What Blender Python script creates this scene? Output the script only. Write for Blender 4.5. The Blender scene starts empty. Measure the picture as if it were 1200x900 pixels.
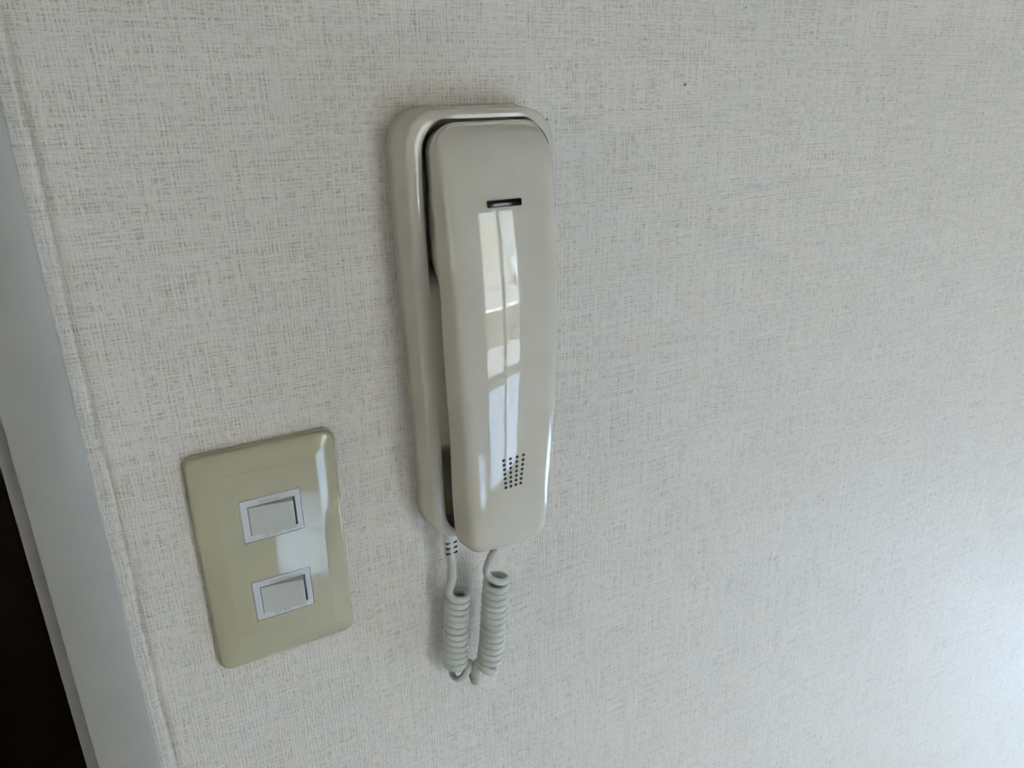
import bpy, bmesh, math, random
from mathutils import Vector, Matrix

random.seed(4)
sc = bpy.context.scene
COL = sc.collection

# ------------------------------------------------------------------ camera
# World: x right along the wall, y into the wall (room is y < 0), z up; origin = centre of the switch plate.
CAM = Vector((-0.05157, -0.34616, 0.21533))
YAW, PITCH, ROLL, FPX = 0.49783, -0.37319, -0.01602, 900.0
fw = Vector((math.sin(YAW) * math.cos(PITCH), math.cos(YAW) * math.cos(PITCH), math.sin(PITCH)))
r0 = Vector((math.cos(YAW), -math.sin(YAW), 0)); u0 = r0.cross(fw)
rt = r0 * math.cos(ROLL) + u0 * math.sin(ROLL); up = u0 * math.cos(ROLL) - r0 * math.sin(ROLL)
cd = bpy.data.cameras.new('camera'); cam = bpy.data.objects.new('camera', cd); COL.objects.link(cam)
cd.sensor_width = 36.0; cd.lens = 36.0 * FPX / 1200.0; cd.clip_start = 0.01; cd.clip_end = 300
m3 = Matrix((rt, up, -fw)).transposed()
cam.matrix_world = Matrix.Translation(CAM) @ m3.to_4x4()
sc.camera = cam

# ------------------------------------------------------------------ sky, sun, exposure
SKY_STRENGTH = 1.1
SUN_STRENGTH = 3.6
EXPOSURE = 2.55
w = bpy.data.worlds.new('sky'); sc.world = w; w.use_nodes = True
wn = w.node_tree.nodes; wl = w.node_tree.links
sky = wn.new('ShaderNodeTexSky'); sky.sky_type = 'NISHITA'
sky.sun_disc = False; sky.sun_elevation = math.radians(52); sky.sun_rotation = math.radians(-25)
sky.dust_density = 2.0
hsv = wn.new('ShaderNodeHueSaturation'); hsv.inputs['Saturation'].default_value = 0.50   # hazy pale sky
wl.new(sky.outputs[0], hsv.inputs['Color']); wl.new(hsv.outputs[0], wn['Background'].inputs[0]); wn['Background'].inputs[1].default_value = SKY_STRENGTH
sd = bpy.data.lights.new('sun', 'SUN'); sun = bpy.data.objects.new('sun', sd); COL.objects.link(sun)
sd.energy = SUN_STRENGTH; sd.angle = math.radians(0.6); sd.color = (1.0, 0.95, 0.87)
sun.rotation_euler = Vector((-0.75, -1.0, -1.45)).to_track_quat('-Z', 'Y').to_euler()   # shines from behind the house onto the facade opposite
sc.view_settings.view_transform = 'Standard'; sc.view_settings.look = 'None'
sc.view_settings.gamma = 1.0; sc.view_settings.use_curve_mapping = False
sc.view_settings.exposure = EXPOSURE

# ------------------------------------------------------------------ materials
def mat(name, col, rough=0.5, spec=0.5, metal=0.0):
    m = bpy.data.materials.new(name); m.use_nodes = True
    b = m.node_tree.nodes['Principled BSDF']
    b.inputs['Base Color'].default_value = (*col, 1); b.inputs['Roughness'].default_value = rough
    b.inputs['Specular IOR Level'].default_value = spec; b.inputs['Metallic'].default_value = metal
    return m

class NT:
    """tiny helper to write node trees"""
    def __init__(s, m): s.t = m.node_tree; s.b = s.t.nodes['Principled BSDF']
    def n(s, kind, **kw):
        x = s.t.nodes.new('ShaderNode' + kind)
        for k, v in kw.items(): setattr(x, k, v)
        return x
    def l(s, a, b): s.t.links.new(a, b)
    def val(s, sock, v):
        if isinstance(v, bpy.types.NodeSocket): s.l(v, sock)
        else: sock.default_value = v
    def math(s, op, a, b=0.0, c=None):
        x = s.n('Math', operation=op); s.val(x.inputs[0], a); s.val(x.inputs[1], b)
        if c is not None: s.val(x.inputs[2], c)
        return x.outputs[0]
    def noise(s, vec, scale, loc=(0, 0, 0), detail=2.0, rough=0.5):
        mp = s.n('Mapping'); s.l(vec, mp.inputs[0]); mp.inputs['Scale'].default_value = scale; mp.inputs['Location'].default_value = loc
        x = s.n('TexNoise'); s.l(mp.outputs[0], x.inputs['Vector']); x.inputs['Scale'].default_value = 1.0
        x.inputs['Detail'].default_value = detail; x.inputs['Roughness'].default_value = rough
        return x.outputs['Fac']
    def ramp(s, fac, stops):
        x = s.n('ValToRGB'); s.l(fac, x.inputs[0]); e = x.color_ramp.elements
        while len(e) < len(stops): e.new(0.5)
        for k, (p, c) in enumerate(stops): e[k].position = p; e[k].color = (*c, 1)
        return x.outputs[0]
    def mapr(s, v, a, b, c=0.0, d=1.0):
        x = s.n('MapRange'); s.val(x.inputs[0], v)
        for k, q in zip((1, 2, 3, 4), (a, b, c, d)): x.inputs[k].default_value = q
        return x.outputs[0]
    def mix(s, f, a, b, blend='MIX'):
        x = s.n('Mix', data_type='RGBA', blend_type=blend); s.val(x.inputs[0], f)
        for k, q in ((6, a), (7, b)):
            if isinstance(q, tuple): x.inputs[k].default_value = (*q, 1)
            else: s.l(q, x.inputs[k])
        return x.outputs[2]
    def bump(s, h, strength, dist, normal=None):
        x = s.n('Bump'); x.inputs['Strength'].default_value = strength; x.inputs['Distance'].default_value = dist
        s.l(h, x.inputs['Height'])
        if normal is not None: s.l(normal, x.inputs['Normal'])
        return x.outputs[0]

def wallpaper():
    m = mat('woven_wallpaper', (0.66, 0.63, 0.57), 0.50, 0.6); t = NT(m)
    tc = t.n('TexCoord').outputs['Object']
    # slow warp so that the threads wander a little
    wn_ = t.n('TexNoise'); t.l(tc, wn_.inputs['Vector']); wn_.inputs['Scale'].default_value = 22.0; wn_.inputs['Detail'].default_value = 2
    wv = t.n('VectorMath', operation='MULTIPLY_ADD'); t.l(wn_.outputs['Color'], wv.inputs[0])
    wv.inputs[1].default_value = (0.0006, 0, 0.0006); t.l(tc, wv.inputs[2])
    P = wv.outputs[0]
    va = t.noise(P, (1900, 1, 190), (3, 0, 1), 1.0); vb = t.noise(P, (850, 1, 26), (13, 0, 5), 2.0)
    ha = t.noise(P, (190, 1, 1900), (7, 0, 9), 1.0); hb = t.noise(P, (26, 1, 850), (1, 0, 15), 2.0)
    grain = t.noise(P, (1500, 1, 1500), (0, 0, 0), 2.0, 0.6)
    patch = t.noise(P, (30, 1, 30), (4, 0, 2), 2.0)
    v = t.math('ADD', t.math('MULTIPLY', va, 0.55), t.math('MULTIPLY', vb, 0.45))
    h = t.math('ADD', t.math('MULTIPLY', ha, 0.55), t.math('MULTIPLY', hb, 0.45))
    vs = t.mapr(v, 0.38, 0.60); hs = t.mapr(h, 0.38, 0.60)
    # a thread of either direction covers the ground; where both miss there is a small dark pit
    cover = t.math('MAXIMUM', vs, hs)
    both = t.math('ADD', t.math('MULTIPLY', cover, 0.60), t.math('MULTIPLY', t.math('ADD', vs, hs), 0.20))
    sp = t.n('SeparateXYZ'); t.l(P, sp.inputs[0])      # the regular weave under the loose threads
    lat = t.math('ADD', t.math('SINE', t.math('MULTIPLY', sp.outputs[0], 3700.0)), t.math('SINE', t.math('MULTIPLY', sp.outputs[2], 3700.0)))
    both = t.math('ADD', both, t.math('MULTIPLY', lat, 0.07))
    height = t.math('ADD', both, t.math('MULTIPLY', grain, 0.5))
    pit = t.mapr(t.math('ADD', both, t.math('MULTIPLY', t.math('SUBTRACT', grain, 0.5), 0.8)), 0.18, 0.78)
    col = t.ramp(pit, [(0.0, (0.42, 0.37, 0.29)), (0.42, (0.625, 0.566, 0.482)), (1.0, (0.704, 0.643, 0.564))])
    col = t.mix(t.mapr(patch, 0.35, 0.7, 0.0, 0.12), col, (0.58, 0.545, 0.465))
    # specks of dirt and a rubbed grey scuff, each at its own place on the wall (x, z in metres)
    sep = t.n('SeparateXYZ'); t.l(tc, sep.inputs[0]); X, Z = sep.outputs[0], sep.outputs[2]
    def spot(x, z, rx, rz):
        a = t.math('DIVIDE', t.math('SUBTRACT', X, x), rx); b = t.math('DIVIDE', t.math('SUBTRACT', Z, z), rz)
        return t.math('SQRT', t.math('ADD', t.math('MULTIPLY', a, a), t.math('MULTIPLY', b, b)))
    for x, z, r, k, c in ((.2464, .2133, .0011, .9, (.06, .045, .03)), (.1588, .1983, .0009, .8, (.10, .06, .03)), (.3658, -.1308, .0022, .45, (.30, .29, .26)),
                          (.1460, -.1238, .0013, .5, (.45, .32, .18)), (.2467, .1369, .0009, .6, (.2, .17, .12)), (.5222, .1903, .0009, .8, (.08, .06, .04)),
                          (.4292, .2562, .0009, .7, (.1, .07, .05)), (.2858, .2519, .0008, .7, (.1, .07, .05)), (.4051, .0649, .0025, .4, (.35, .34, .31)), (.2733, -.0531, .0009, .6, (.2, .18, .14))):
        col = t.mix(t.mapr(spot(x, z, r, r), 0.55, 1.0, k, 0.0), col, c)
    bend = t.math('MULTIPLY', t.math('SINE', t.math('MULTIPLY', X, 75.0)), 0.0022)
    zz = t.math('SUBTRACT', t.math('SUBTRACT', Z, 0.1565), bend)
    ax = t.math('DIVIDE', t.math('SUBTRACT', X, 0.325), 0.036); az = t.math('DIVIDE', zz, 0.0022)
    d = t.math('ADD', t.math('POWER', t.math('ABSOLUTE', ax), 4.0), t.math('MULTIPLY', az, az))
    sm = t.math('MULTIPLY', t.mapr(d, 0.1, 1.2, 0.5, 0.0), t.mapr(t.noise(tc, (120, 1, 500), (2, 0, 2), 2.0), 0.35, 0.6))
    col = t.mix(sm, col, (0.42, 0.40, 0.37))
    t.l(col, t.b.inputs['Base Color'])
    t.l(t.bump(height, 0.6, 0.0009), t.b.inputs['Normal'])
    return m

def plastic(name, col, rough, wave=0.0):
    m = mat(name, col, rough, 0.5); t = NT(m)
    tc = t.n('TexCoord').outputs['Object']
    n = t.noise(tc, (60, 60, 60), (0, 0, 0), 3.0)
    c = t.mix(t.mapr(n, 0.3, 0.7), tuple(x * 0.97 for x in col), tuple(min(1, x * 1.03) for x in col))
    t.l(c, t.b.inputs['Base Color'])
    if wave:
        t.l(t.bump(t.noise(tc, (900, 900, 900), (0, 0, 0), 1.0), wave, 0.0002), t.b.inputs['Normal'])
    return m

def planks(name):
    m = mat(name, (0.35, 0.22, 0.12), 0.14, 0.5); t = NT(m)
    tc = t.n('TexCoord').outputs['Object']
    g = t.noise(tc, (1.5, 22, 1), (0, 0, 0), 5.0, 0.6)
    t.l(t.ramp(g, [(0.25, (0.56, 0.51, 0.44)), (0.75, (0.64, 0.59, 0.52))]), t.b.inputs['Base Color'])
    return m

def speckled(name, a, b, scale, rough=0.8):
    m = mat(name, a, rough, 0.3); t = NT(m)
    tc = t.n('TexCoord').outputs['Object']
    t.l(t.ramp(t.noise(tc, (scale,) * 3, (0, 0, 0), 5.0, 0.65), [(0.3, a), (0.7, b)]), t.b.inputs['Base Color'])
    return m

def glass(name):
    m = bpy.data.materials.new(name); m.use_nodes = True; nt = m.node_tree; nt.nodes.clear()
    o = nt.nodes.new('ShaderNodeOutputMaterial'); mx = nt.nodes.new('ShaderNodeMixShader')
    tr = nt.nodes.new('ShaderNodeBsdfTransparent'); tr.inputs[0].default_value = (0.95, 0.97, 0.96, 1)
    gl = nt.nodes.new('ShaderNodeBsdfGlossy'); gl.inputs['Roughness'].default_value = 0.0
    mx.inputs[0].default_value = 0.06
    nt.links.new(tr.outputs[0], mx.inputs[1]); nt.links.new(gl.outputs[0], mx.inputs[2]); nt.links.new(mx.outputs[0], o.inputs[0])
    return m

def frosted(name):
    m = bpy.data.materials.new(name); m.use_nodes = True; nt = m.node_tree; nt.nodes.clear()
    o = nt.nodes.new('ShaderNodeOutputMaterial'); mx = nt.nodes.new('ShaderNodeMixShader')
    tr = nt.nodes.new('ShaderNodeBsdfTranslucent'); tr.inputs[0].default_value = (0.76, 0.87, 0.98, 1)
    gl = nt.nodes.new('ShaderNodeBsdfGlossy'); gl.inputs['Roughness'].default_value = 0.3
    mx.inputs[0].default_value = 0.06
    nt.links.new(tr.outputs[0], mx.inputs[1]); nt.links.new(gl.outputs[0], mx.inputs[2]); nt.links.new(mx.outputs[0], o.inputs[0])
    return m

M = dict(
    frost=frosted('frosted_glass'),
    paper=wallpaper(),
    plain=speckled('plain_wallpaper', (0.74, 0.73, 0.69), (0.80, 0.79, 0.75), 60),
    ceiling=speckled('ceiling_paper', (0.76, 0.75, 0.71), (0.80, 0.79, 0.76), 40),
    floor=planks('glossy_floor_boards'),
    trim=plastic('grey_trim_sheet', (0.33, 0.312, 0.272), 0.42, 0.03),
    shell=plastic('warm_grey_gloss_plastic', (0.540, 0.498, 0.410), 0.012),
    base=plastic('warm_grey_base_plastic', (0.540, 0.498, 0.410), 0.05),
    black=plastic('black_gloss_plastic', (0.006, 0.006, 0.007), 0.12),
    hole_shade=plastic('painted_hole_shade', (0.008, 0.007, 0.006), 0.7),  # dark colour stands in for the shade inside holes and slots
    cord=plastic('grey_cord_vinyl', (0.50, 0.505, 0.45), 0.30),
    plate=plastic('cream_olive_plastic', (0.42, 0.383, 0.258), 0.045),
    plate2=plastic('cream_backing_plastic', (0.44, 0.40, 0.28), 0.35),
    switch=plastic('pale_grey_plastic', (0.53, 0.53, 0.51), 0.28),
    rocker=plastic('warm_grey_rocker_plastic', (0.47, 0.465, 0.42), 0.30),
    ink=plastic('faded_grey_print', (0.22, 0.21, 0.19), 0.6),
    ink2=plastic('pale_grey_print', (0.36, 0.36, 0.33), 0.6),
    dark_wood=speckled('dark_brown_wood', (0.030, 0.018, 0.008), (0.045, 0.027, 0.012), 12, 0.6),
    alu=mat('window_aluminium', (0.45, 0.45, 0.44), 0.4, 0.5, 0.3),
    glass=glass('window_glass'),
    asphalt=speckled('pale_asphalt', (0.25, 0.25, 0.24), (0.30, 0.30, 0.29), 8),
    paint=mat('white_road_paint', (0.85, 0.85, 0.83), 0.7),
    stucco=speckled('beige_stucco', (0.30, 0.27, 0.225), (0.34, 0.31, 0.26), 3),
    stucco3=speckled('sand_stucco', (0.62, 0.52, 0.40), (0.68, 0.58, 0.46), 3),
    stucco2=speckled('grey_stucco', (0.29, 0.305, 0.30), (0.33, 0.345, 0.34), 3),
    fence=speckled('grey_block', (0.34, 0.33, 0.31), (0.40, 0.39, 0.37), 6),
    soil=speckled('dark_soil', (0.07, 0.06, 0.045), (0.10, 0.085, 0.065), 9),
    van=mat('white_car_paint', (0.80, 0.82, 0.83), 0.25),
    tyre=mat('tyre_rubber', (0.02, 0.02, 0.02), 0.7),
    pane=mat('dark_window_pane', (0.20, 0.24, 0.27), 0.1),
)

# ------------------------------------------------------------------ mesh helpers (millimetres: x, d = distance out of the wall, z)
def P(x, d, z): return Vector((x / 1000, -d / 1000, z / 1000))
def empty(name, loc):
    o = bpy.data.objects.new(name, None); COL.objects.link(o); o.location = loc; o.empty_display_size = 0.01
    return o
def wloc(o):
    v = Vector((0, 0, 0))
    while o is not None: v = v + o.location; o = o.parent
    return v
def obj(name, bm, material, parent=None, origin=None, smooth=None, recalc=True):
    """link a bmesh whose vertices are in world metres as one object; origin = world point for its pivot"""
    if recalc: bmesh.ops.recalc_face_normals(bm, faces=bm.faces)
    org = Vector(origin) if origin is not None else (wloc(parent) if parent else Vector((0, 0, 0)))
    bmesh.ops.translate(bm, verts=bm.verts, vec=-org)
    if smooth is not None:
        for f in bm.faces: f.smooth = True
        for e in bm.edges:
            if len(e.link_faces) == 2 and e.calc_face_angle(0) > math.radians(smooth): e.smooth = False
    me = bpy.data.meshes.new(name); bm.to_mesh(me); bm.free()
    me.materials.append(material)
    o = bpy.data.objects.new(name, me); COL.objects.link(o)
    if parent: o.parent = parent; o.location = org - wloc(parent)
    else: o.location = org
    return o
def tag(o, label=None, cat=None, group=None, kind=None):
    if label: o['label'] = label
    if cat: o['category'] = cat
    if group: o['group'] = group
    if kind: o['kind'] = kind
    return o
def box(bm, x0, x1, y0, y1, z0, z1):
    """box in metres (world axes)"""
    v = [bm.verts.new((x, y, z)) for x in (x0, x1) for y in (y0, y1) for z in (z0, z1)]
    for f in ((0, 1, 3, 2), (4, 6, 7, 5), (0, 4, 5, 1), (2, 3, 7, 6), (0, 2, 6, 4), (1, 5, 7, 3)): bm.faces.new([v[i] for i in f])
def boxes(*bs):
    bm = bmesh.new()
    for b in bs: box(bm, *b)
    return bm
def bevel_box(x0, x1, y0, y1, z0, z1, r, seg=2):
    bm = boxes((x0, x1, y0, y1, z0, z1))
    bmesh.ops.bevel(bm, geom=list(bm.edges), offset=r, segments=seg, profile=0.5, affect='EDGES', clamp_overlap=True)
    return bm
def outline(hw, zb, zt, rb, rtop, nl=40, ns=10, nc=10):
    """closed rounded rectangle, fixed vertex count; returns [(x, z)] counter-clockwise from the bottom right"""
    pts = []
    def arc(cx, cz, r, a0):
        for k in range(nc + 1):
            a = math.radians(a0 + 90.0 * k / nc); pts.append((cx + r * math.cos(a), cz + r * math.sin(a)))
    def seg(n, a, b):
        for k in range(1, n): pts.append((a[0] + (b[0] - a[0]) * k / n, a[1] + (b[1] - a[1]) * k / n))
    arc(hw - rb, zb + rb, rb, -90); seg(nl, (hw, zb + rb), (hw, zt - rtop))
    arc(hw - rtop, zt - rtop, rtop, 0); seg(ns, (hw - rtop, zt), (-hw + rtop, zt))
    arc(-hw + rtop, zt - rtop, rtop, 90); seg(nl, (-hw, zt - rtop), (-hw, zb + rb))
    arc(-hw + rb, zb + rb, rb, 180); seg(ns, (-hw + rb, zb), (hw - rb, zb))
    return pts
def loft(bm, rings, cap0=False, cap1=False):
    """rings: lists of world points with equal counts"""
    vr = [[bm.verts.new(p) for p in r] for r in rings]
    n = len(vr[0])
    for a, b in zip(vr, vr[1:]):
        for i in range(n):
            try: bm.faces.new((a[i], a[(i + 1) % n], b[(i + 1) % n], b[i]))
            except ValueError: pass
    if cap0: bm.faces.new(vr[0])
    if cap1: bm.faces.new(vr[-1])
    return vr
def sstep(a, b, x):
    t = max(0.0, min(1.0, (x - a) / (b - a))); return t * t * (3 - 2 * t)
def lerp(a, b, t): return a + (b - a) * t
def tube(bm, pts, refs, a, b, n=12, cap=True):
    """sweep an ellipse (half-axis a along refs, b across) along pts"""
    rings = []
    for i, p in enumerate(pts):
        t = (pts[min(i + 1, len(pts) - 1)] - pts[max(i - 1, 0)]).normalized()
        nn = refs[i] - t * refs[i].dot(t)
        nn = nn.normalized() if nn.length > 1e-9 else t.orthogonal().normalized()
        bb = t.cross(nn)
        aa = a[i] if isinstance(a, list) else a; b2 = b[i] if isinstance(b, list) else b
        rings.append([p + nn * aa * math.cos(q) + bb * b2 * math.sin(q) for q in (2 * math.pi * k / n for k in range(n))])
    return loft(bm, rings, cap, cap)
def lettering(name, body, size_mm, width_mm, origin, parent, material, thick=0.00004):
    """flat print: a text outline turned into a thin mesh on the x-z plane facing the room"""
    cu = bpy.data.curves.new(name, 'FONT'); cu.body = body; cu.size = size_mm / 1000; cu.align_x = 'CENTER'; cu.align_y = 'CENTER'
    cu.resolution_u = 3; cu.extrude = thick
    tmp = bpy.data.objects.new(name, cu); COL.objects.link(tmp)
    dg = bpy.context.evaluated_depsgraph_get(); me = bpy.data.meshes.new_from_object(tmp.evaluated_get(dg))
    bpy.data.objects.remove(tmp); bpy.data.curves.remove(cu)
    xs = [v.co.x for v in me.vertices]; k = width_mm / 1000 / max(1e-6, max(xs) - min(xs))
    for v in me.vertices: v.co = Vector((v.co.x * k, -v.co.z, v.co.y))
    me.materials.append(material)
    o = bpy.data.objects.new(name, me); COL.objects.link(o); o.parent = parent; o.location = Vector(origin) - wloc(parent)
    return o

# ================================================================== THE ROOM
ZF, ZC = -1.22, 1.20               # floor and ceiling
XL, XR = -1.75, 1.75               # side walls
YB = -1.66                         # window wall
DX0, DX1, DZ = -0.90, -0.1030, 0.80  # doorway to the dark passage
WX0, WX1, WZ0, WZ1 = 0.49, 1.20, ZF + 0.03, 0.52   # window opening

# wall with the intercom: the paper edge by the door trim lies 1 mm deeper, with a creased step
bm = bmesh.new()
prof = [(-0.0720, 0.0008), (-0.0668, 0.0007), (-0.0657, 0.0007), (-0.0649, 0.0017), (-0.0642, 0.0016), (-0.0633, 0.0005), (-0.0620, 0.0001), (-0.0590, 0.0), (-0.0560, 0.0), (0.5, 0.0), (1.5, 0.0), (XR, 0.0)]
rows = []
nz = 160
zs = [-0.30 + 0.60 * k / nz for k in range(nz + 1)]
zs = [ZF] + zs + [ZC]
for k, z in enumerate(zs):
    jit = 0.0004 * math.sin(z * 41) + 0.0002 * math.sin(z * 133 + 1) + random.uniform(-.0001, .0001)
    row = []
    for i, (x, y) in enumerate(prof):
        jx = jit if 1 <= i <= 7 else 0
        jy = random.uniform(-.00012, .00012) if 1 <= i <= 7 else 0
        row.append(bm.verts.new((x + jx, y + jy, z)))
    rows.append(row)
for a, b in zip(rows, rows[1:]):
    for i in range(len(prof) - 1): bm.faces.new((a[i], a[i + 1], b[i + 1], b[i]))
for f in bm.faces: f.smooth = True
box(bm, -0.0720, XR, 0.004, 0.110, ZF, ZC)
box(bm, DX0 - 0.03, -0.0720, 0.0, 0.110, DZ + 0.03, ZC)
box(bm, XL, DX0 - 0.03, 0.0, 0.110, ZF, ZC)
tag(obj('wall_back', bm, M['paper'], recalc=False), 'off-white wall papered in a woven linen texture', 'wall', kind='structure')

def trim_bar(x_in, x_mid, x_out, z0, z1):
    """door casing: flat face, thin rounded chamfer towards the opening, deep jamb behind (x in metres)"""
    s = 1 if x_in > x_out else -1
    pr = [(x_in, 0.004), (x_in, -0.0012), (x_in - s * .0004, -0.0017), (x_in - s * .0010, -0.0020), (x_mid + s * .0006, -0.0020), (x_mid + s * .0001, -0.0017), (x_mid, -0.0010),
          (x_mid, 0.0100), (x_out + s * .0012, 0.0100), (x_out + s * .0004, 0.0104), (x_out, 0.0112), (x_out, 0.112), (x_in, 0.112)]
    b = bmesh.new(); loft(b, [[Vector((x, y, z)) for x, y in pr] for z in (z0, z1)], True, True); return b
tag(obj('trim_1', trim_bar(-0.0705, -0.0966, -0.1030, ZF, DZ + 0.031), M['trim'], smooth=35), 'grey door casing along the left edge of the papered wall', 'door frame', kind='structure')
tag(obj('trim_2', trim_bar(DX0 - 0.031, DX0 - 0.0053, DX0, ZF, DZ + 0.031), M['trim'], smooth=35), 'grey door casing on the far side of the dark doorway', 'door frame', kind='structure')
tag(obj('trim_3', boxes((DX0, DX1, -0.002, 0.112, DZ, DZ + 0.031)), M['trim']), 'grey door casing across the top of the dark doorway', 'door frame', kind='structure')
# the unlit passage behind the doorway
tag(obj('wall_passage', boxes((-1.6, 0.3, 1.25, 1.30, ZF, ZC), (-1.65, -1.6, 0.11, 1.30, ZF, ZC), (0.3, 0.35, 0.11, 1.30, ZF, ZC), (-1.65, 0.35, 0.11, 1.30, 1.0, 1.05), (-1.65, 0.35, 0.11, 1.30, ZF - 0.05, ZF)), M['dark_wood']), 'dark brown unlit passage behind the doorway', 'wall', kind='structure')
# rest of the shell
tag(obj('floor', boxes((XL, XR, YB - 0.02, 0.11, ZF - 0.06, ZF)), M['floor']), 'glossy brown floor boards of the room', 'floor', kind='structure')
tag(obj('ceiling', boxes((XL - 0.1, XR + 0.1, YB - 0.15, 0.11, ZC, ZC + 0.08)), M['ceiling']), 'off-white papered ceiling of the room', 'ceiling', kind='structure')
W2Y0, W2Y1, W2Z0, W2Z1 = -1.15, -0.58, -0.1, 0.58   # window opening in the left wall
tag(obj('wall_left', boxes((XL - 0.1, XL, YB - 0.15, W2Y0, ZF - .06, ZC), (XL - 0.1, XL, W2Y1, 0.11, ZF - .06, ZC), (XL - 0.1, XL, W2Y0, W2Y1, W2Z1, ZC), (XL - 0.1, XL, W2Y0, W2Y1, ZF - .06, W2Z0)), M['plain']), 'plain off-white wall left of the doorway', 'wall', kind='structure')
W3Y0, W3Y1, W3Z0, W3Z1 = -0.95, -0.12, ZF + .02, -0.79   # opening for the added low window in the right wall
tag(obj('wall_right', boxes((XR, XR + 0.1, YB - 0.15, W3Y0, ZF - .06, ZC), (XR, XR + 0.1, W3Y1, 0.11, ZF - .06, ZC), (XR, XR + 0.1, W3Y0, W3Y1, W3Z1, ZC), (XR, XR + 0.1, W3Y0, W3Y1, ZF - .06, W3Z0)), M['plain']), 'plain off-white wall right of the window', 'wall', kind='structure')
V4X0, V4X1, V4Z0, V4Z1 = 0.235, 0.472, ZF + .02, -0.86   # opening for the added floor-level window beside the sliding one
tag(obj('wall_front', boxes((XL, V4X0, YB - 0.15, YB, ZF - .06, ZC), (V4X1, WX0, YB - 0.15, YB, ZF - .06, ZC), (V4X0, V4X1, YB - 0.15, YB, V4Z1, ZC), (V4X0, V4X1, YB - 0.15, YB, ZF - .06, V4Z0), (WX1, XR, YB - 0.15, YB, ZF - .06, ZC), (WX0, WX1, YB - 0.15, YB, WZ1, ZC), (WX0, WX1, YB - 0.15, YB, ZF - .06, WZ0)), M['plain']), 'plain off-white wall around the sliding window, mirrored in the handset', 'wall', kind='structure')
# sliding window
win = tag(empty('window_1', (0.5 * (WX0 + WX1), YB - 0.07, WZ0)), 'tall two-leaf sliding window mirrored in the glossy handset', 'window', kind='structure')
fr = 0.035
obj('window_frame', boxes((WX0, WX0 + fr, YB - .12, YB + .01, WZ0, WZ1), (WX1 - fr, WX1, YB - .12, YB + .01, WZ0, WZ1), (WX0 + fr, WX1 - fr, YB - .12, YB + .01, WZ1 - fr, WZ1), (WX0 + fr, WX1 - fr, YB - .12, YB + .01, WZ0, WZ0 + .03)), M['alu'], win)
WM = 0.85
for (xa, xb, yy) in ((WX0 + fr, WM + .016, YB - .045), (WM - .016, WX1 - fr, YB - .080)):
    za, zb, zm = WZ0 + .03, WZ1 - fr, -0.585
    leaf = obj('sash', boxes((xa, xa + .028, yy - .014, yy + .014, za, zb), (xb - .028, xb, yy - .014, yy + .014, za, zb), (xa + .028, xb - .028, yy - .014, yy + .014, za, za + .06), (xa + .028, xb - .028, yy - .014, yy + .014, zm - .035, zm + .035), (xa + .028, xb - .028, yy - .014, yy + .014, zb - .035, zb)), M['alu'], win)
    obj('pane', boxes((xa + .028, xb - .028, yy - .002, yy + .002, zm + .035, zb - .035)), M['glass'], leaf)
    obj('frosted_pane', boxes((xa + .028, xb - .028, yy - .002, yy + .002, za + .06, zm - .035)), M['frost'], leaf)

# clear sliding window in the left wall, out of the picture: it gives the thin highlights on the left edges of the intercom
win2 = tag(empty('window_2', (XL - .05, .5 * (W2Y0 + W2Y1), W2Z0)), 'two-leaf sliding window in the left wall', 'window', kind='structure')
obj('window_frame', boxes((XL - .1, XL + .01, W2Y0, W2Y0 + fr, W2Z0, W2Z1), (XL - .1, XL + .01, W2Y1 - fr, W2Y1, W2Z0, W2Z1), (XL - .1, XL + .01, W2Y0 + fr, W2Y1 - fr, W2Z1 - fr, W2Z1), (XL - .1, XL + .01, W2Y0 + fr, W2Y1 - fr, W2Z0, W2Z0 + .03)), M['alu'], win2)
W2M = .5 * (W2Y0 + W2Y1)
for (ya, yb, xx) in ((W2Y0 + fr, W2M + .016, XL - .03), (W2M - .016, W2Y1 - fr, XL - .065)):
    za, zb = W2Z0 + .03, W2Z1 - fr
    leaf = obj('sash', boxes((xx - .014, xx + .014, ya, ya + .028, za, zb), (xx - .014, xx + .014, yb - .028, yb, za, zb), (xx - .014, xx + .014, ya + .028, yb - .028, za, za + .05), (xx - .014, xx + .014, ya + .028, yb - .028, zb - .035, zb)), M['alu'], win2)
    obj('pane', boxes((xx - .002, xx + .002, ya + .028, yb - .028, za + .05, zb - .035)), M['glass'], leaf)

# added low window in the right wall, unseen, for cool light on the paper
win3 = tag(empty('added_window_3', (XR + .05, .5 * (W3Y0 + W3Y1), W3Z0)), 'added low frosted window in the right wall, for cool light on the paper', 'window', kind='structure')
obj('window_frame', boxes((XR - .01, XR + .1, W3Y0, W3Y0 + .03, W3Z0, W3Z1), (XR - .01, XR + .1, W3Y1 - .03, W3Y1, W3Z0, W3Z1), (XR - .01, XR + .1, W3Y0 + .03, W3Y1 - .03, W3Z1 - .03, W3Z1), (XR - .01, XR + .1, W3Y0 + .03, W3Y1 - .03, W3Z0, W3Z0 + .03)), M['alu'], win3)
obj('frosted_pane', boxes((XR + .04, XR + .044, W3Y0 + .03, W3Y1 - .03, W3Z0 + .03, W3Z1 - .03)), M['frost'], win3)

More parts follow.
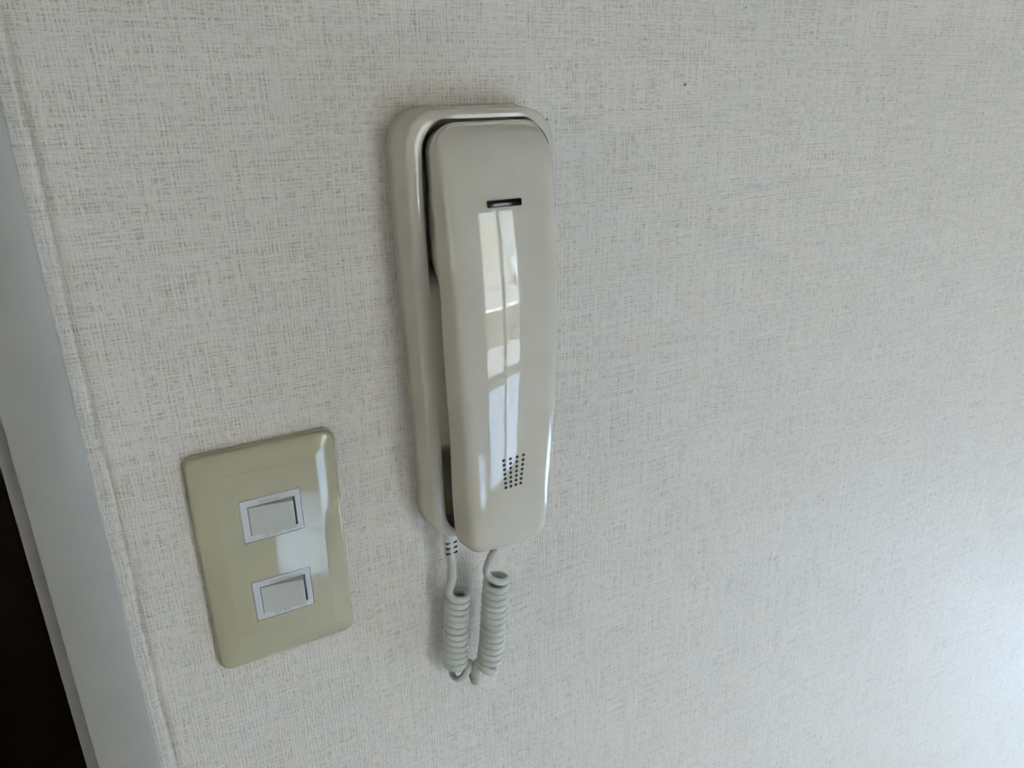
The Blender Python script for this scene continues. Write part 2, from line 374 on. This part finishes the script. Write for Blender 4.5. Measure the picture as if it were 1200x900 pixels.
win4 = tag(empty('added_window_4', (.5 * (V4X0 + V4X1), YB - .05, V4Z0)), 'added narrow frosted window beside the sliding window, for a bright reflection in the switch plate', 'window', kind='structure')  # added window, made up to put a bright reflection in the plate
obj('window_frame', boxes((V4X0, V4X0 + .012, YB - .1, YB + .01, V4Z0, V4Z1), (V4X1 - .012, V4X1, YB - .1, YB + .01, V4Z0, V4Z1), (V4X0 + .012, V4X1 - .012, YB - .1, YB + .01, V4Z1 - .015, V4Z1), (V4X0 + .012, V4X1 - .012, YB - .1, YB + .01, V4Z0, V4Z0 + .012)), M['alu'], win4)
obj('frosted_pane', boxes((V4X0 + .012, V4X1 - .012, YB - .044, YB - .040, V4Z0 + .012, V4Z1 - .015)), M['frost'], win4)

# ================================================================== OUTSIDE (seen mirrored in the handset)
GZ = ZF - 0.35
tag(obj('ground', boxes((-45, 60, -60, 30, GZ - 0.1, GZ)), M['asphalt']), 'pale asphalt car park outside the window', 'ground', kind='structure')
for k in range(7):
    x = 2.2 + 2.6 * k
    tag(obj('parking_line', boxes((x, x + .16, -22.5, -17.0, GZ, GZ + .006)), M['paint']), 'white painted bay line in the car park, %s from the left' % ('first second third fourth fifth sixth seventh'.split()[k]), 'parking line', 'parking bay lines')
tag(obj('kerb', boxes((-20, 40, -11.2, -10.9, GZ, GZ + .10)), M['paint']), 'white kerb along the near edge of the car park', 'kerb')
def house(name, x0, x1, y, dep, h, material, label, wins):
    t = tag(empty(name, ((x0 + x1) / 2, y, GZ)), label, 'building')
    obj('wall', boxes((x0, x1, y - dep, y, GZ, GZ + h)), material, t)
    obj('roof', boxes((x0 - .3, x1 + .3, y - dep - .3, y + .3, GZ + h, GZ + h + .25)), M['stucco2'], t)
    for (wx, wz, ww, wh) in wins:
        f = obj('window', boxes((wx - .06, wx + ww + .06, y, y + .05, GZ + wz - .06, GZ + wz), (wx - .06, wx + ww + .06, y, y + .05, GZ + wz + wh, GZ + wz + wh + .06), (wx - .06, wx, y, y + .05, GZ + wz, GZ + wz + wh), (wx + ww, wx + ww + .06, y, y + .05, GZ + wz, GZ + wz + wh)), M['alu'], t)
        obj('pane', boxes((wx, wx + ww, y, y + .02, GZ + wz, GZ + wz + wh)), M['pane'], f)
house('apartment_building', -12, 12.6, -28.0, 8, 9.5, M['stucco'], 'beige two-storey apartment building beyond the car park', [(x, z, 1.0, 1.5) for x in (-3, 1, 4.6, 6.6, 8.0, 10.2) for z in (1.6, 5.2)])
house('grey_house', 13.4, 32, -29.5, 8, 9.5, M['stucco2'], 'pale grey house to the right of the beige apartment building', [(x, z, 1.8, 1.6) for x in (15.2, 19, 24) for z in (1.6, 5.4)])
tag(obj('added_bounce_wall', boxes((-6.2, -6.0, -9.0, 6.0, GZ, GZ + 4.5)), M['stucco3']), 'added tall beige stucco wall left of the room, bounces warm light in', 'wall', kind='structure')  # unseen wall added to bounce warm light through the left window
tag(obj('added_soil_strip', boxes((-20, 40, -10.88, -6.0, GZ, GZ + .05)), M['soil']), 'added dark soil strip before the white kerb that dims the mirrored ground', 'soil', kind='structure')  # dark strip added to dim the ground mirrored in the handset
tag(obj('block_fence', boxes((-14, 34, -26.3, -26.1, GZ, GZ + 1.2)), M['fence']), 'low grey block fence behind the parking bays', 'fence')
van = tag(empty('white_van', (13.9, -22.0, GZ)), 'white van parked in front of the grey house', 'van')
bm = bmesh.new()
side = [(-2.2, .35), (-2.2, 1.0), (-1.75, 1.15), (-1.35, 1.85), (-1.1, 1.95), (2.0, 1.95), (2.2, 1.8), (2.2, .35)]
loft(bm, [[Vector((13.9 + x, -22.0 + y, GZ + .25 + z)) for y, z in ((yy, zz) for yy, zz in side)] for x in (-.82, .82)], True, True)
for v in bm.verts: v.co.y = -22.0 - (v.co.y + 22.0)
bmesh.ops.bevel(bm, geom=list(bm.edges), offset=.06, segments=2, affect='EDGES', clamp_overlap=True)
obj('body', bm, M['van'], van, smooth=40)
bm = bmesh.new()
loft(bm, [[Vector((13.9 + x, y, GZ + .25 + z)) for x in (-.7, .7)] for y, z in ((-22.0 + 1.74, 1.20), (-22.0 + 1.38, 1.82))])
bmesh.ops.solidify(bm, geom=list(bm.faces), thickness=.02); obj('windscreen', bm, M['pane'], van)
for sx in (-.82, .82):
    for sy in (-1.4, 1.4):
        bm = bmesh.new(); bmesh.ops.create_cone(bm, cap_ends=True, segments=20, radius1=.34, radius2=.34, depth=.2, matrix=Matrix.Translation((13.9 + sx * .9, -22.0 + sy, GZ + .34)) @ Matrix.Rotation(math.pi / 2, 4, 'Y'))
        obj('wheel', bm, M['tyre'], van, smooth=40)

# ================================================================== SWITCH PLATE
ps = tag(empty('wall_switch', P(0, 0, 0)), 'glossy olive-cream switch plate with two pale rocker switches on the papered wall', 'light switch')
def flat(hw, hh, r, d, nc=8): return [P(x, d, z) for x, z in outline(hw, -hh, hh, r, r, 1, 1, nc)]
bm = bmesh.new()
loft(bm, [flat(34.7, 59.7, 5.7, 0), flat(35.0, 60.0, 6.0, .4), flat(35.0, 60.0, 6.0, 1.9), flat(34.6, 59.6, 5.6, 2.25), flat(33.6, 58.6, 5.0, 2.25)], True, True)
obj('backing_plate', bm, M['plate2'], ps, smooth=40)
FD = 6.55                                                    # depth of the flat field
PRO = [(1.1, 2.0), (0.95, 2.42), (0.55, 2.5), (0.45, 2.75), (0.5, 3.2), (0.75, 3.85), (1.2, 4.32), (1.9, 4.66), (3.2, 5.12), (5.0, 5.60), (7.0, 5.98), (9.0, 6.29), (10.2, 6.47), (10.8, 6.54), (11.2, 6.565), (11.6, 6.56), (11.9, FD)]
bm = bmesh.new()
vr = loft(bm, [flat(35 - i, 60 - i, max(6 - i * .55, .6), d) for i, d in PRO])
HZ = 22.65; HX, HH = 14.25, 11.25
edges = []
inner = vr[-1]
for i in range(len(inner)): edges.append(bm.edges.get((inner[i], inner[(i + 1) % len(inner)])))
for zc in (HZ, -HZ):
    g = .22
    q = [(-HX - g, zc - HH - g), (HX + g, zc - HH - g), (HX + g, zc + HH + g), (-HX - g, zc + HH + g)]
    top = [bm.verts.new(P(x, FD, z)) for x, z in q]; bot = [bm.verts.new(P(x, 2.2, z)) for x, z in q]
    for i in range(4):
        edges.append(bm.edges.new((top[i], top[(i + 1) % 4]))); bm.faces.new((top[i], top[(i + 1) % 4], bot[(i + 1) % 4], bot[i]))
bmesh.ops.triangle_fill(bm, edges=edges, use_beauty=True, use_dissolve=False)
for k in range(-11, 12):                                     # the field is slightly crowned from left to right
    g = list(bm.verts) + list(bm.edges) + [f for f in bm.faces if all(abs(v.co.y + FD / 1000) < 1e-6 for v in f.verts)]
    bmesh.ops.bisect_plane(bm, geom=[q for q in g if not isinstance(q, bmesh.types.BMEdge) or all(abs(v.co.y + FD / 1000) < 1e-6 for v in q.verts)], plane_co=(k * .002 + .0003, 0, 0), plane_no=(1, 0, 0), dist=1e-7)
for v in bm.verts:
    if abs(v.co.y + FD / 1000) < 1e-6: v.co.y -= max(0.0, (.0231 ** 2 - v.co.x ** 2)) / 2.4
obj('cover_plate', bm, M['plate'], ps, smooth=25)
def switch_unit(zc, mark):
    # frame with an opening: ring of bars with a soft outer edge
    bm = bmesh.new()
    ox0, ox1, oz0, oz1 = -10.9, 11.5, zc - 7.9, zc + 7.6
    def rect(x0, x1, z0, z1, d): return [P(x0, d, z0), P(x1, d, z0), P(x1, d, z1), P(x0, d, z1)]
    F = FD + .35
    loft(bm, [rect(-HX, HX, zc - HH, zc + HH, 2.2), rect(-HX, HX, zc - HH, zc + HH, F - .2), rect(-HX + .2, HX - .2, zc - HH + .2, zc + HH - .2, F), rect(ox0 - .1, ox1 + .1, oz0 - .1, oz1 + .1, F), rect(ox0, ox1, oz0, oz1, F - .15), rect(ox0, ox1, oz0, oz1, 1.0)])
    u = obj('switch_unit', bm, M['switch'], ps, smooth=30)
    u['label'] = 'pale grey rocker switch with oval mark, lower of the two' if mark else 'pale grey plain rocker switch, upper of the two'
    bm = boxes((ox0 / 1000 - .002, ox1 / 1000 + .002, -.0018, -.0010, oz0 / 1000 - .002, oz1 / 1000 + .002)); obj('switch_well', bm, M['black'], u)
    # rocker: pressed in on the left, standing out on the right
    a, b = ox0 + .18, ox1 - 1.55
    z0, z1 = oz0 + .12, oz1 - .12
    pr = [(a, 1.9), (a, F - .05), (a + .25, F + .18), (lerp(a, b, .5), F + 1.85), (b - .9, F + 3.45), (b - .35, F + 3.52), (b, F + 3.1), (b + .35, F + .6), (b + .3, 1.9)]
    bm = bmesh.new()
    loft(bm, [[P(x, d - (1.0 if k in (0, 3) and 1 < i < 7 else 0) * .22, z) for i, (x, d) in enumerate(pr)] for k, z in enumerate((z0, z0 + .25, z1 - .25, z1))], True, True)
    rk = obj('rocker', bm, M['rocker'], u, smooth=25)
    if mark:
        # oval pilot mark: a thin raised ring standing upright near the raised end
        bm = bmesh.new(); cx = b - 3.4
        sl = (3.45 - .18) / (b - .9 - a - .25)
        pts = []
        for k in range(28):
            q = 2 * math.pi * k / 28; x = 1.15 * math.cos(q); z = 1.15 * math.sin(q) + (1.5 if math.sin(q) > 0 else -1.5)
            pts.append(P(cx + x, F + .2 + sl * (cx + x - a - .25), zc + z))
        n = len(pts); up_ = Vector((0, -1, 0)); rings = []
        for i, p in enumerate(pts):
            t = (pts[(i + 1) % n] - pts[i - 1]).normalized(); s = t.cross(up_).normalized()
            rings.append([p + s * .00016 * math.cos(k * math.pi / 3) + up_ * .00014 * math.sin(k * math.pi / 3) for k in range(6)])
        loft(bm, rings + [rings[0]]); bmesh.ops.remove_doubles(bm, verts=bm.verts, dist=1e-7)
        obj('pilot_mark', bm, M['switch'], u, smooth=60)
    lettering('lettering', '15A 300V', 1.75, 9.0, P(-1.2, F + .02, zc - 9.55), u, M['ink'])
    lettering('lettering', 'AC', 1.75, 2.5, P(7.3, F + .02, zc - 9.55), u, M['ink'])
    lettering('lettering', 'National', 2.6, 10.0, P(-.6, F + .02, zc + 9.35), u, M['ink2'])
    return u
switch_unit(HZ, False); switch_unit(-HZ, True)

# ================================================================== INTERCOM BASE
XC = 113.0
ib = tag(empty('intercom_base', P(XC, 0, 96)), 'glossy warm grey wall cradle of the intercom, under and around the handset', 'intercom base')
ZT, ZB = 206.6, -13.5
def bx(x, z): return XC + x * lerp(0.905, 1.0, sstep(-30, 190, z))          # the base narrows downwards
def bring(inset, d, dz=0.0): return [P(bx(x, z), d, z) for x, z in outline(39.6 - inset, ZB + inset, ZT - inset, max(16 - inset * .8, 1), max(17 - inset * .8, 1))]
bm = bmesh.new(); loft(bm, [bring(.5, 0), bring(.5, 2.0), bring(1.5, 2.2)], True, True)
obj('back_plate', bm, M['base'], ib, smooth=40)
RHW, RZT, RZB = 31.0, 202.0, -7.5
def rx(x, z): return XC + 0.9 * (z - 100) / 100 + x * lerp(0.87, 1.0, sstep(-30, 190, z))
def floor_d(z):
    """depth of the cradle floor: deep cups for the ear and mouth ends, high rest between them"""
    return lerp(RIM, 4.0, max(sstep(125, 137, z), 1 - sstep(20, 50, z)))
RIM = 20.0
def rring(inset, dfun): return [P(rx(x, z), dfun(z), z) for x, z in outline(RHW - inset, RZB + inset, RZT - inset, max(13 - inset * .8, .6), max(15.5 - inset * .8, .6))]
bm = bmesh.new()
rings = [bring(0.3, 1.9), bring(0, 2.4), bring(.7, 8.0), bring(1.35, 14.0), bring(1.65, 17.0), bring(1.78, 17.9), bring(2.05, 18.6), bring(2.45, 19.1), bring(3.0, 19.45), bring(3.8, 19.65), bring(5.4, RIM)]
def deep(z): return max(sstep(125, 137, z), 1 - sstep(20, 50, z))
rings += [rring(i, (lambda q: (lambda z: lerp(RIM, q, min(1, deep(z) * 2))))(d)) for i, d in ((-.75, 19.97), (-.45, 19.85), (-.2, 19.55), (-.03, 19.0))]
rings += [rring(0.0, lambda z: lerp(RIM, 15.0, deep(z))), rring(.15, lambda z: floor_d(z) + 1.0 * deep(z)), rring(1.0, floor_d)]
# floor of the cradle closes on the spine
inner = outline(RHW - 1.0, RZB + 1.0, RZT - 1.0, 12, 14.7)
for s in (.3, .6, .85, 1.0):
    rings.append([P(rx(lerp(x, 0, s), z2), floor_d(z2), z2) for x, z in inner for z2 in (lerp(z, max(RZB + 30, min(RZT - 30, z)), s),)])
loft(bm, rings); bmesh.ops.remove_doubles(bm, verts=bm.verts, dist=2e-6)
obj('cradle_body', bm, M['base'], ib, smooth=50)

# ================================================================== HANDSET
hs = tag(empty('handset', P(XC, 20, -13)), 'glossy warm grey handset hanging in the intercom cradle', 'handset')
HT, HB = 199.9, -13.6
def hx(x, z): return XC + 1.2 * (z - 90) / 100 + x * (1 - .16 * (max(0, 115 - z) / 115) ** 1.3)
def Fd(x, z):
    """front surface: vertical at z = 85, rolling back towards both ends"""
    return 46.0 - (z - 85) ** 2 / (900.0 if z > 85 else 3000.0) - x * x / 300.0 - 9.0 * max(0, (z - 178) / 22.0) ** 2.2
def Sd(z): return 26.5 + 4.0 * sstep(10, 60, z) * (1 - sstep(125, 190, z)) - 1.5 * sstep(170, 200, z)
def Bd(z):
    deep = max(sstep(122, 142, z), 1 - sstep(12, 42, z))
    b = lerp(21.5, 9.0, deep)
    return lerp(23.5, b, sstep(-3, 9, z))
HW = 29.8
def taper(z, d): return 1 - lerp(.46, .06, sstep(105, 140, z)) * max(0, Sd(z) - d) / HW      # the handle's back narrows towards the wall
def hout(inset): return outline(HW - inset, HB + inset, HT - inset, max(9.5 - inset * .7, .8), max(13 - inset * .75, .8), 64, 14, 10)
bm = bmesh.new(); rings = []
for i, fr_ in ((.45, -.06), (.35, -.02), (0.0, 0.0), (.2, .10), (.6, .30), (1.0, .50), (1.35, .65), (1.75, .765), (2.3, .855), (3.1, .92), (4.2, .96), (5.8, .985), (8.0, .998), (10.5, 1.0)):
    rings.append([P(hx(x, z), lerp(Sd(z), Fd(x, z), fr_), z) for x, z in hout(i)])
inner = hout(10.5)
for k in range(1, 11):
    s = k / 10
    rings.append([P(hx(x2, z2), Fd(x2, z2), z2) for x, z in inner for x2, z2 in ((lerp(x, 0, s), lerp(z, max(HB + 26, min(HT - 26, z)), s)),)])
loft(bm, rings); bmesh.ops.remove_doubles(bm, verts=bm.verts, dist=2e-6)
front = obj('front_shell', bm, M['shell'], hs, smooth=50)
bm = bmesh.new(); rings = []
for i, fr_ in ((.7, -.12), (.4, 0.0), (.1, .02), (.1, .12), (.6, .35), (1.3, .62), (2.0, .82), (3.2, .95), (5.0, 1.0)):
    rings.append([P(hx(x * taper(z, lerp(Sd(z) - .35, Bd(z), fr_)), z), lerp(Sd(z) - .35, Bd(z), fr_), z) for x, z in hout(i)])
inner = hout(5.0)
for k in range(1, 6):
    s = k / 5
    rings.append([P(hx(x2 * taper(z2, Bd(z2)), z2), Bd(z2), z2) for x, z in inner for x2, z2 in ((lerp(x, 0, s), lerp(z, max(HB + 26, min(HT - 26, z)), s)),)])
loft(bm, rings); bmesh.ops.remove_doubles(bm, verts=bm.verts, dist=2e-6)
obj('back_shell', bm, M['base'], hs, smooth=50)
def on_face(x, z, lift=0.0):
    """point and outward normal of the handset front at offset x from its centre"""
    nx, nz = 2 * x / 300.0, 2 * (z - 85) / (900.0 if z > 85 else 3000.0)
    n = Vector((nx, -1, nz)).normalized()
    return P(hx(x, z), Fd(x, z), z) + n * lift / 1000, n
# call lamp: a long black bar let into the front
p, n = on_face(-.8, 165.6)
bm = bevel_box(-.0088, .0088, -.0010, .0012, -.0017, .0017, .0009, 3)
bmesh.ops.rotate(bm, verts=bm.verts, cent=(0, 0, 0), matrix=Vector((0, -1, 0)).rotation_difference(n).to_matrix())
bmesh.ops.translate(bm, verts=bm.verts, vec=p + n * -.0001)
o = obj('indicator_bar', bm, M['black'], hs, smooth=30); o['label'] = 'narrow black indicator bar near the top'
# microphone holes, four columns of seven dark discs, their shade put into the colour
for r in range(7):
    for c in range(4):
        wd = lerp(12.4, 9.6, r / 6); x = (c / 3 - .5) * wd - .2; z = 41.6 - 2.62 * r + .1 * c
        p, n = on_face(x, z, .03)
        bm = bmesh.new()
        rot = Vector((0, 0, 1)).rotation_difference(n).to_matrix().to_4x4()
        bmesh.ops.create_cone(bm, cap_ends=True, segments=14, radius1=.00092, radius2=.00088, depth=.0006, matrix=Matrix.Translation(p - n * .00028) @ rot)
        obj('sound_hole_disc', bm, M['hole_shade'], front)

# ================================================================== CORD
cordt = tag(empty('coiled_cord', P(100, 12, -118)), 'grey coiled telephone cord looping below the intercom', 'cord')
def cr(pts, n):
    """Catmull-Rom through pts, n samples per span"""
    out = []
    q = [pts[0] * 2 - pts[1]] + list(pts) + [pts[-1] * 2 - pts[-2]]
    for i in range(1, len(q) - 2):
        for k in range(n):
            t = k / n
            out.append(.5 * ((2 * q[i]) + (q[i + 1] - q[i - 1]) * t + (2 * q[i - 1] - 5 * q[i] + 4 * q[i + 1] - q[i + 2]) * t * t + (3 * q[i] - q[i - 1] - 3 * q[i + 1] + q[i + 2]) * t ** 3))
    out.append(pts[-1]); return out
def axis_pts(lst): return [P(*a) for a in lst]
AX = axis_pts([(92.9, 11.5, -54), (92.0, 11, -68), (90.6, 10.5, -86), (89.8, 10.5, -99), (91.0, 11.5, -106), (95.8, 14, -109.5), (101.5, 17, -109.5), (106.2, 19.5, -105), (107.8, 20.5, -96), (109.2, 21.5, -80), (110.4, 22.5, -60), (111.2, 23.5, -47), (111.6, 24.5, -38)])
ax = cr(AX, 60)
cum = [0.0]
for a, b in zip(ax, ax[1:]): cum.append(cum[-1] + (b - a).length * 1000)
def pitch_at(s):
    i1 = cum[60 * 3 + 30]; i2 = cum[60 * 7 + 20]; top = cum[60 * 11 + 10]
    p = lerp(4.35, 9.0, sstep(i1 - 3, i1 + 4, s) * (1 - sstep(i2 - 4, i2 + 3, s)))
    return lerp(p, 12.0, sstep(top, top + 3, s))
COILR = 5.85
t0 = (ax[1] - ax[0]).normalized(); N = Vector((1, 0, 0)); N = (N - t0 * N.dot(t0)).normalized()
pts, refs = [], []
ph = math.radians(135); s = 0.0; ds = .12; i = 0
prevt = t0
while s < cum[-1] - .01:
    while cum[i + 1] < s: i += 1
    f = (s - cum[i]) / (cum[i + 1] - cum[i]); c = ax[i].lerp(ax[i + 1], f)
    t = (ax[min(i + 2, len(ax) - 1)] - ax[max(i - 1, 0)]).normalized()
    q = prevt.rotation_difference(t); N = q @ N; N = (N - t * N.dot(t)).normalized(); B = t.cross(N); prevt = t
    rad = N * math.cos(ph) + B * math.sin(ph)
    pts.append(c + rad * COILR / 1000); refs.append(rad)
    step = ds
    ph -= 2 * math.pi * step / pitch_at(s); s += step
# straight leads: out of the strain relief into the first turn, and from the last turn up into the handset
def lead(a_pts, a_ref, n): 
    q = cr(a_pts, n); return q, [a_ref] * len(q)
d0 = (pts[1] - pts[0]).normalized()
l1, r1 = lead([P(89.8, 11.5, -12), P(89.8, 11.5, -24), P(89.9, 12.6, -40), P(89.6, 14.2, -50) * .5 + (pts[0] - d0 * .006 + Vector((0, 0, .003))) * .5, pts[0]], refs[0], 12)
while refs[-1].x > -.05 or abs(math.atan2(refs[-1].y, refs[-1].x) - math.radians(-140)) > .06: pts.pop(); refs.pop()   # end the coil at its front left
d1 = (pts[-1] - pts[-2]).normalized()
def bez(a, b, c, d, n): return [a * (1 - t) ** 3 + b * 3 * t * (1 - t) ** 2 + c * 3 * t * t * (1 - t) + d * t ** 3 for t in (k / n for k in range(n + 1))]
endp = P(109.6, 31, -11)
l2 = bez(pts[-1], pts[-1] + d1 * .009, endp + Vector((-.003, .001, -.016)), endp, 30)
allp = l1[:-1] + pts + l2[1:]; allr = [r1[0]] * (len(l1) - 1) + refs + [refs[-1]] * (len(l2) - 1)
# blend the reference directions at the joints
bm = bmesh.new()
nl = len(l1)
wide = [1 - sstep(.55, 1.0, min(1.0, k / nl)) for k in range(len(allp))]       # the lead out of the strain relief is stouter
tube(bm, allp, allr, [.00160 + .0006 * q for q in wide], [.00216 + .0004 * q for q in wide], 12)
obj('cord', bm, M['cord'], cordt, smooth=60)
# strain relief: ribbed collar under the cradle, dark blocks paint the shade of its slots
bm = bmesh.new()
def ring(z, a, b): return [P(89.8 + a * math.cos(q), 11.5 + b * math.sin(q), z) for q in (2 * math.pi * k / 20 for k in range(20))]
loft(bm, [ring(-12, 3.9, 3.1), ring(-25, 3.5, 2.9), ring(-27.2, 3.1, 2.6), ring(-27.6, 2.3, 2.0)], True, True)
sr = obj('strain_relief', bm, M['cord'], cordt, smooth=40)
for k in range(3):
    z = -18.0 - 3.3 * k
    for sx in (-1, 1):
        bm = bevel_box(-.0013, .0013, -.0011, .0011, -.00045, .00045, .0002, 1)
        bmesh.ops.translate(bm, verts=bm.verts, vec=P(89.8 + sx * 2.0, 13.4, z))
        obj('slot_shade', bm, M['hole_shade'], sr)
